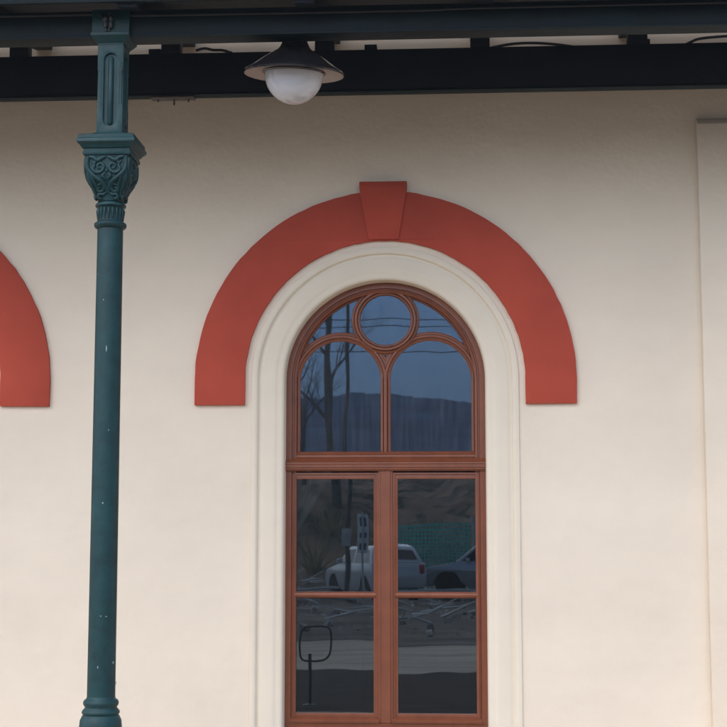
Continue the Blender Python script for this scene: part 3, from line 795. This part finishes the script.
# green mesh fence
YFn = -33.2
fx0 = mirror_at(386, 560, YFn).x
fen = empty('mesh_fence', (fx0, YFn, 0)); tag(fen, 'green wire mesh fence in front of the earth bank', 'fence')
FH = 1.95
fx1 = 10.0; nW = int(fx1 / .11)
nm = MB()
for i in range(nW + 1): nm.box(i * .11 - .018, i * .11 + .018, -.006, .006, .05, FH)
for j in range(18): nm.box(0, fx1, -.009, -.0065, .06 + j * .11, .10 + j * .11)
no = nm.build('mesh_panel', M['netting'], fen, smooth=0); no['kind'] = 'stuff'
for i in range(5):
    MB().tube([(i * 2.4 + .05, .05, 0), (i * 2.4 + .05, .05, 2.15)], .05, 10).build('post', M['post'], fen)

# parked cars
def car(name, loc, rot, paint, label, sc=1.0):
    c = empty(name, loc); c.rotation_euler = (0, 0, rot); c.scale = (sc,) * 3
    tag(c, label, 'car')
    lower = [(-1.78, .32), (-1.80, .52), (-1.76, .66), (-1.62, .74), (-.95, .86), (.0, .90), (1.0, .92), (1.72, .90), (1.79, .74), (1.80, .45), (1.74, .26), (1.52, .22)]
    # wheel arches
    def arch(cx): return [(cx + .34 * math.cos(R(a)), .28 + .34 * math.sin(R(a))) for a in range(10, 171, 20)]
    lower += arch(1.12) + [(.6, .2), (-.6, .2)] + arch(-1.15) + [(-1.6, .22)]
    def body(L, wf):
        m = MB(); loops = []
        for wy in (-1, -.93, .93, 1):
            k = .97 if abs(wy) == 1 else 1.0
            loops.append([(x * (k if abs(x) > 1.5 else 1), wy * wf(z), z) for x, z in L])
        # tessellated sides
        m2 = MB()
        m2.plate(L, [], -1, 1, to=lambda u, v, y: (u, y * wf(v), v)); return m2
    bo = body(lower, lambda z: .80 - .10 * max(0, .45 - z) - .08 * max(0, z - .7)).build('body', M[paint], c, bevel=.02, smooth=35)
    cabin = [(-.98, .86), (-.42, 1.36), (-.25, 1.42), (.9, 1.42), (1.25, 1.36), (1.66, .91)]
    body(cabin, lambda z: .76 - .30 * (z - .86)).build('cabin', M[paint], c, bevel=.03, smooth=35)
    wfc = lambda z: .76 - .30 * (z - .86)
    for s in (-1, 1):
        for L in ([(-.78, .92), (-.34, 1.32), (.12, 1.34), (.12, .92)], [(.2, .92), (.2, 1.34), (.84, 1.34), (.84, .93)], [(.92, .94), (.92, 1.34), (1.15, 1.31), (1.42, .95)]):
            MB().plate(L, [], 0, 1, to=lambda u, v, y, s=s: (u, s * (wfc(v) + .004 - .012 * y), v)).build('side_window', M['carglass'], c, smooth=0)
        for x in (-.1, .75):
            MB().box(x, x + .16, s * .795 - .012, s * .795 + .012, .80, .83).build('door_handle', M[paint], c, bevel=.004)
        MB().box(-1.80, -1.60, s * .62 - .13, s * .62 + .13, .60, .71).build('headlight', M['lampglass'], c, bevel=.02)
        MB().box(1.68, 1.81, s * .66 - .08, s * .66 + .08, .62, .86).build('tail_light', M['tail'], c, bevel=.02)
        MB().box(-.62, -.50, s * .86 - .07, s * .86 + .05, .90, 1.02).build('mirror', M[paint], c, bevel=.02)
        for x in (1.12, -1.15):
            wv = MB().lathe([(.20, -.09), (.29, -.09), (.30, -.06), (.30, .06), (.29, .09), (.20, .09)], n=24).build('wheel', M['rubber'], c, smooth=40)
            wv.rotation_euler = (PI / 2, 0, 0); wv.location = (x, s * .70, .30)
            rm = MB().lathe([(.03, -.07), (.08, -.085), (.19, -.08), (.205, -.092), (.205, .092), (.19, .08), (.08, .085), (.03, .07)], n=20).build('rim', M['alu'], wv)
    MB().plate([(-.62, -.62), (.62, -.62), (.55, .62), (-.55, .62)], [], 0, .01, to=lambda u, v, y: (-.70 + .265 * v - .008 - y, u, 1.115 + .235 * v)).build('windscreen', M['carglass'], c, smooth=0)
    MB().plate([(-.58, -.62), (.58, -.62), (.52, .62), (-.52, .62)], [], 0, .01, to=lambda u, v, y: (1.455 - .19 * v + .008 + y, u, 1.13 + .215 * v)).build('rear_window', M['carglass'], c, smooth=0)
    return c
YCAR = -30
ca = mirror_at(373, 592, YCAR)
car('parked_car', (ca.x, YCAR, .03), R(66), 'carwhite', 'white hatchback parked before the green mesh fence')
cb_ = mirror_at(492, 590, -31)
car('parked_car', (cb_.x, -31.2, .03), R(8), 'carsilver', 'silver hatchback parked behind the white one')

# sign on a post, utility pole, wires
def sign():
    p = mirror_at(359, 532, -27.5)
    s = empty('notice_sign', (p.x, -27.5, 0)); tag(s, 'tall narrow white notice board on a post with dark lettering blocks', 'sign')
    MB().tube([(0, .05, 0), (0, .05, p.z + .5)], .03, 10).build('post', M['post'], s)
    bd = MB().box(-.13, .13, -.01, .02, p.z - .45, p.z + .45).build('board', M['signwhite'], s, bevel=.004)
    for k, (z, h) in enumerate(((.28, .20), (-.02, .12), (-.28, .16))):
        MB().box(-.08, .08, .0205, .024, p.z + z - h / 2, p.z + z + h / 2).build('lettering_block', M['signdark'], bd, smooth=0)
sign()
def pole(px, Y, h, lean, label, r=.11):
    p = mirror_at(px, 560, Y)
    s = empty('utility_pole', (p.x, Y, -.05)); tag(s, label, 'pole')
    MB().tube([(0, 0, 0), (lean * .5, 0, h * .5), (lean, 0, h)], [r, r * .85, r * .65], 14).build('mast', M['bark'], s)
    MB().box(lean - .55, lean + .55, -.05, .05, h - .5, h - .40).build('crossarm', M['post'], s, bevel=.01)
    for dx in (-.45, 0, .45):
        MB().lathe([(.02, h - .4), (.045, h - .37), (.05, h - .3), (.03, h - .28), (.045, h - .25), (.01, h - .22)], lean + dx, 0, 12).build('insulator', M['signwhite'], s)
    MB().box(-.11, .11, r * .8, r * .8 + .12, 1.5, 1.9).build('meter_box', M['post'], s, bevel=.01)
    return s
pole(343.5, -25, 8.2, .10, 'grey utility pole with a crossarm beside the notice sign', .06)
pole(560, -26, 8.2, -.06, 'grey utility pole with a crossarm beyond the parked cars', .10)
for k, py in enumerate((313, 319, 343)):
    A = mirror_at(250, py, -25.0); B = mirror_at(560, py + 4, -25.0)
    pts = []
    for i in range(25):
        t = i / 24; p = A.lerp(B, t); p.x = -9 + 18 * t; p.z -= .12 * 4 * t * (1 - t); p.y = -25 - .25 * k
        pts.append(p)
    o = MB().tube(pts, .012, 6).build('overhead_wire', M['cable'])
    tag(o, ['topmost overhead wire strung between the utility poles', 'middle overhead wire strung between the utility poles', 'lowest overhead wire strung between the utility poles'][k], 'wire')

# bare tree
def bare_tree(px, Y, label, seed, h=9.0, lean=.06, r0=.13, zb=0.0):
    rn = random.Random(seed)
    p = mirror_at(px, 560, Y)
    t = empty('bare_tree', (p.x, Y, zb)); tag(t, label, 'tree', None)
    tr = MB(); pts = [Vector((0, 0, 0))]; rad = [r0 * 1.25]; d = Vector((-lean, 0, 1))
    for i in range(12):
        d += Vector((rn.uniform(-.06, .06), rn.uniform(-.05, .05), 0)); d.normalize()
        pts.append(pts[-1] + d * h / 12); rad.append(r0 * (1 - .8 * (i + 1) / 12))
    tr.tube(pts, rad, 10).build('trunk', M['bark'], t, smooth=60)
    cr = MB()
    def br(p, d, l, r, lev):
        P = [p]; Rr = [r]
        for i in range(5):
            d = (d + Vector((rn.uniform(-.25, .25), rn.uniform(-.25, .25), rn.uniform(-.05, .22)))).normalized()
            P.append(P[-1] + d * l / 5); Rr.append(r * (1 - .8 * (i + 1) / 5))
            if lev < 3 and i > 0:
                for _ in range(2 if lev < 2 else 3):
                    q_ = (d + Vector((rn.uniform(-1, 1), rn.uniform(-1, 1), rn.uniform(-.2, .6))) * .8).normalized()
                    br(P[-1], q_, l * rn.uniform(.4, .6), Rr[-1] * .65, lev + 1)
        cr.tube(P, Rr, 5 if lev < 2 else 3)
    for i in range(4, 13):
        a = rn.uniform(0, 2 * PI)
        br(pts[i], Vector((math.cos(a), math.sin(a), .7)).normalized(), h * .28 * (1.2 - i / 16), rad[i] * .55, 1)
    cr.build('crown', M['bark'], t, smooth=60)
bare_tree(335, -46, 'bare leaning tree on the earth bank', 5, 13.5, .10, .19, 1.6)
bare_tree(296, -50, 'bare upright tree standing behind the leaning one', 11, 10.0, -.02, .15, 2.0)

# pale planks and rubble on the rough ground
for k, (px, py, ln, rz_, lab) in enumerate(((318, 586, 1.6, .1, 'pale plank lying at the edge of the rough ground by the notice sign'), (335, 583, .9, .5, 'short pale plank leaning over a longer one'),
                                          (440, 604, 2.2, -.15, 'long pale plank lying in front of the white car'), (310, 555, 1.3, .05, 'pale plank on trestle height rubble behind the bare tree'))):
    Yp = -24.5 - k * .8
    p = mirror_at(px, py, Yp)
    o = MB().box(-ln / 2, ln / 2, -.10, .10, 0, .05).build('plank', M['plank'], bevel=.006, loc=(p.x, Yp, .16 + .06 * k)); o.rotation_euler = (R(8), R(3 - 2 * k), rz_)
    tag(o, lab, 'plank')

# broken stones strewn over the rough ground, too many to count
rr_ = random.Random(21); rb_ = MB()
for i in range(900):
    y = -14.5 - 15 * rr_.random(); x = rr_.uniform(-9, 9); k = .025 + .09 * rr_.random() ** 3
    c = Vector((x, y, .02 + k * .3)); rot = Euler((rr_.uniform(0, 6), rr_.uniform(0, 6), rr_.uniform(0, 6))).to_matrix()
    vs = [c + rot @ Vector((sx * k * rr_.uniform(.5, 1.3), sy * k * rr_.uniform(.3, .8), sz * k * rr_.uniform(.3, .7))) for sz in (-1, 1) for sy in (-1, 1) for sx in (-1, 1)]
    rb_.add(vs, [(0, 2, 3, 1), (4, 5, 7, 6), (0, 1, 5, 4), (2, 6, 7, 3), (0, 4, 6, 2), (1, 3, 7, 5)])
tag(rb_.build('rubble', M['rubble'], smooth=0), 'pale broken stones strewn over the rough ground', kind='stuff')
# heap of broken branches and laths thrown together before the bank, too tangled to count
rs_ = random.Random(77); st_ = MB()
for i in range(420):
    y = rs_.uniform(-36.5, -27.5) if i % 3 else rs_.uniform(-27, -17); x = rs_.uniform(-9, 9)
    if -31.8 < y < -28.2 and -3.6 < x < 5: continue
    if y < -32.4 and x > fx0 - .3: continue
    ln = rs_.uniform(.3, 1.5); a_ = rs_.uniform(0, PI); e_ = rs_.uniform(-.05, .45)
    d = Vector((math.cos(a_) * math.cos(e_), .5 * math.sin(a_) * math.cos(e_), math.sin(e_)))
    p = Vector((x, y, rs_.uniform(.02, .18 if y > -27 else .5)))
    st_.tube([p, p + d * ln * .5 + Vector((0, 0, rs_.uniform(-.05, .05))), p + d * ln], [rs_.uniform(.012, .04), .02, .008], 4)
tag(st_.build('brushwood', M['plank'], smooth=60), 'pale broken branches and laths scattered before the earth bank', kind='stuff')
# bare shrubs on the bank
def shrub(px, Y, zb, h, label, seed):
    rn = random.Random(seed); p = mirror_at(px, 520, Y)
    t = empty('bare_shrub', (p.x, Y, zb)); tag(t, label, 'shrub', 'bare shrubs on the earth bank')
    m = MB()
    for i in range(46):
        a = rn.uniform(0, 2 * PI); tilt = rn.uniform(.1, .9); d = Vector((math.cos(a) * tilt, math.sin(a) * tilt, 1)).normalized(); q0 = Vector((rn.uniform(-.2, .2), rn.uniform(-.2, .2), -.1)); P = [q0]
        for k in range(4):
            d = (d + Vector((rn.uniform(-.3, .3), rn.uniform(-.3, .3), rn.uniform(-.1, .1)))).normalized(); P.append(P[-1] + d * h / 4 * rn.uniform(.7, 1.1))
        m.tube(P, [.022, .018, .013, .009, .004], 4)
    m.build('twigs', M['straw'], t, smooth=60)
for k, (px, Y, zb, h) in enumerate(((402, -41, .7, 1.6), (425, -43, 1.2, 1.4), (466, -40, .5, 2.2), (310, -40, .5, 1.7), (358, -42, 1.0, 1.8), (325, -44, 1.6, 1.5))):
    shrub(px, Y, zb, h, 'straw-coloured leafless shrub growing on the earth bank', 40 + k)

# iron hoop stand at the platform edge
hs = empty('hoop_stand', (mirror_at(307.5, 690, -4.3).x, -4.3, -.012)); tag(hs, 'dark iron post with a rounded hoop by the platform edge', 'stand')
MB().tube([(0, 0, 0), (0, 0, .50)], .016, 12).build('post', M['steel'], hs)
MB().lathe([(.07, 0), (.07, .012), (.03, .02)], n=16).build('foot', M['cable'], hs)
HP = [(-.05, .74), (.12, .75), (.19, .72), (.205, .62), (.19, .50), (.13, .44), (0, .43), (-.08, .45), (-.10, .56), (-.09, .68), (-.05, .74)]
MB().tube([(u, 0, v) for u, v in cat(HP, 5)], .010, 10).build('hoop', M['steel'], hs, smooth=60)

# curtain drawn aside inside the window
cu = []
ztop, zbot = zf(466, .285), zf(534, .285)
nU, nV = 30, 14
vs, fs = [], []
for j in range(nV + 1):
    t = j / nV
    for i in range(nU + 1):
        s_ = i / nU
        wdt = .30 * (1 - .80 * t) + .02
        x = -.70 + s_ * wdt * (1.1)
        vs.append((x, .285 + .018 * math.sin(s_ * 22 + t * 1.5) * (1 - .5 * t), ztop + (zbot - ztop) * t + .02 * math.sin(s_ * 3)))
for j in range(nV):
    for i in range(nU):
        a = j * (nU + 1) + i; fs.append((a, a + 1, a + nU + 2, a + nU + 1))
o = MB().add(vs, fs).build('curtain', M['curtain'], smooth=180)
tag(o, 'pale curtain gathered to one side inside the arched window', 'curtain')

# misty air: fades the wooded hill that shows in the window glass
hz = MB().box(-920, 920, -920, 70, -2, 90).build('haze', M['cable'], smooth=0)
hz.data.materials.clear()
hm = bpy.data.materials.new('misty_air'); hm.use_nodes = True
hn = hm.node_tree.nodes; hn.remove(hn['Principled BSDF'])
pv = hn.new('ShaderNodeVolumePrincipled'); pv.inputs['Color'].default_value = (.86, .92, 1, 1); pv.inputs['Density'].default_value = HAZE
hm.node_tree.links.new(pv.outputs[0], hn['Material Output'].inputs['Volume'])
hz.data.materials.append(hm)
hz['kind'] = 'stuff'; hz['label'] = 'thin grey mist in the air over the whole place'
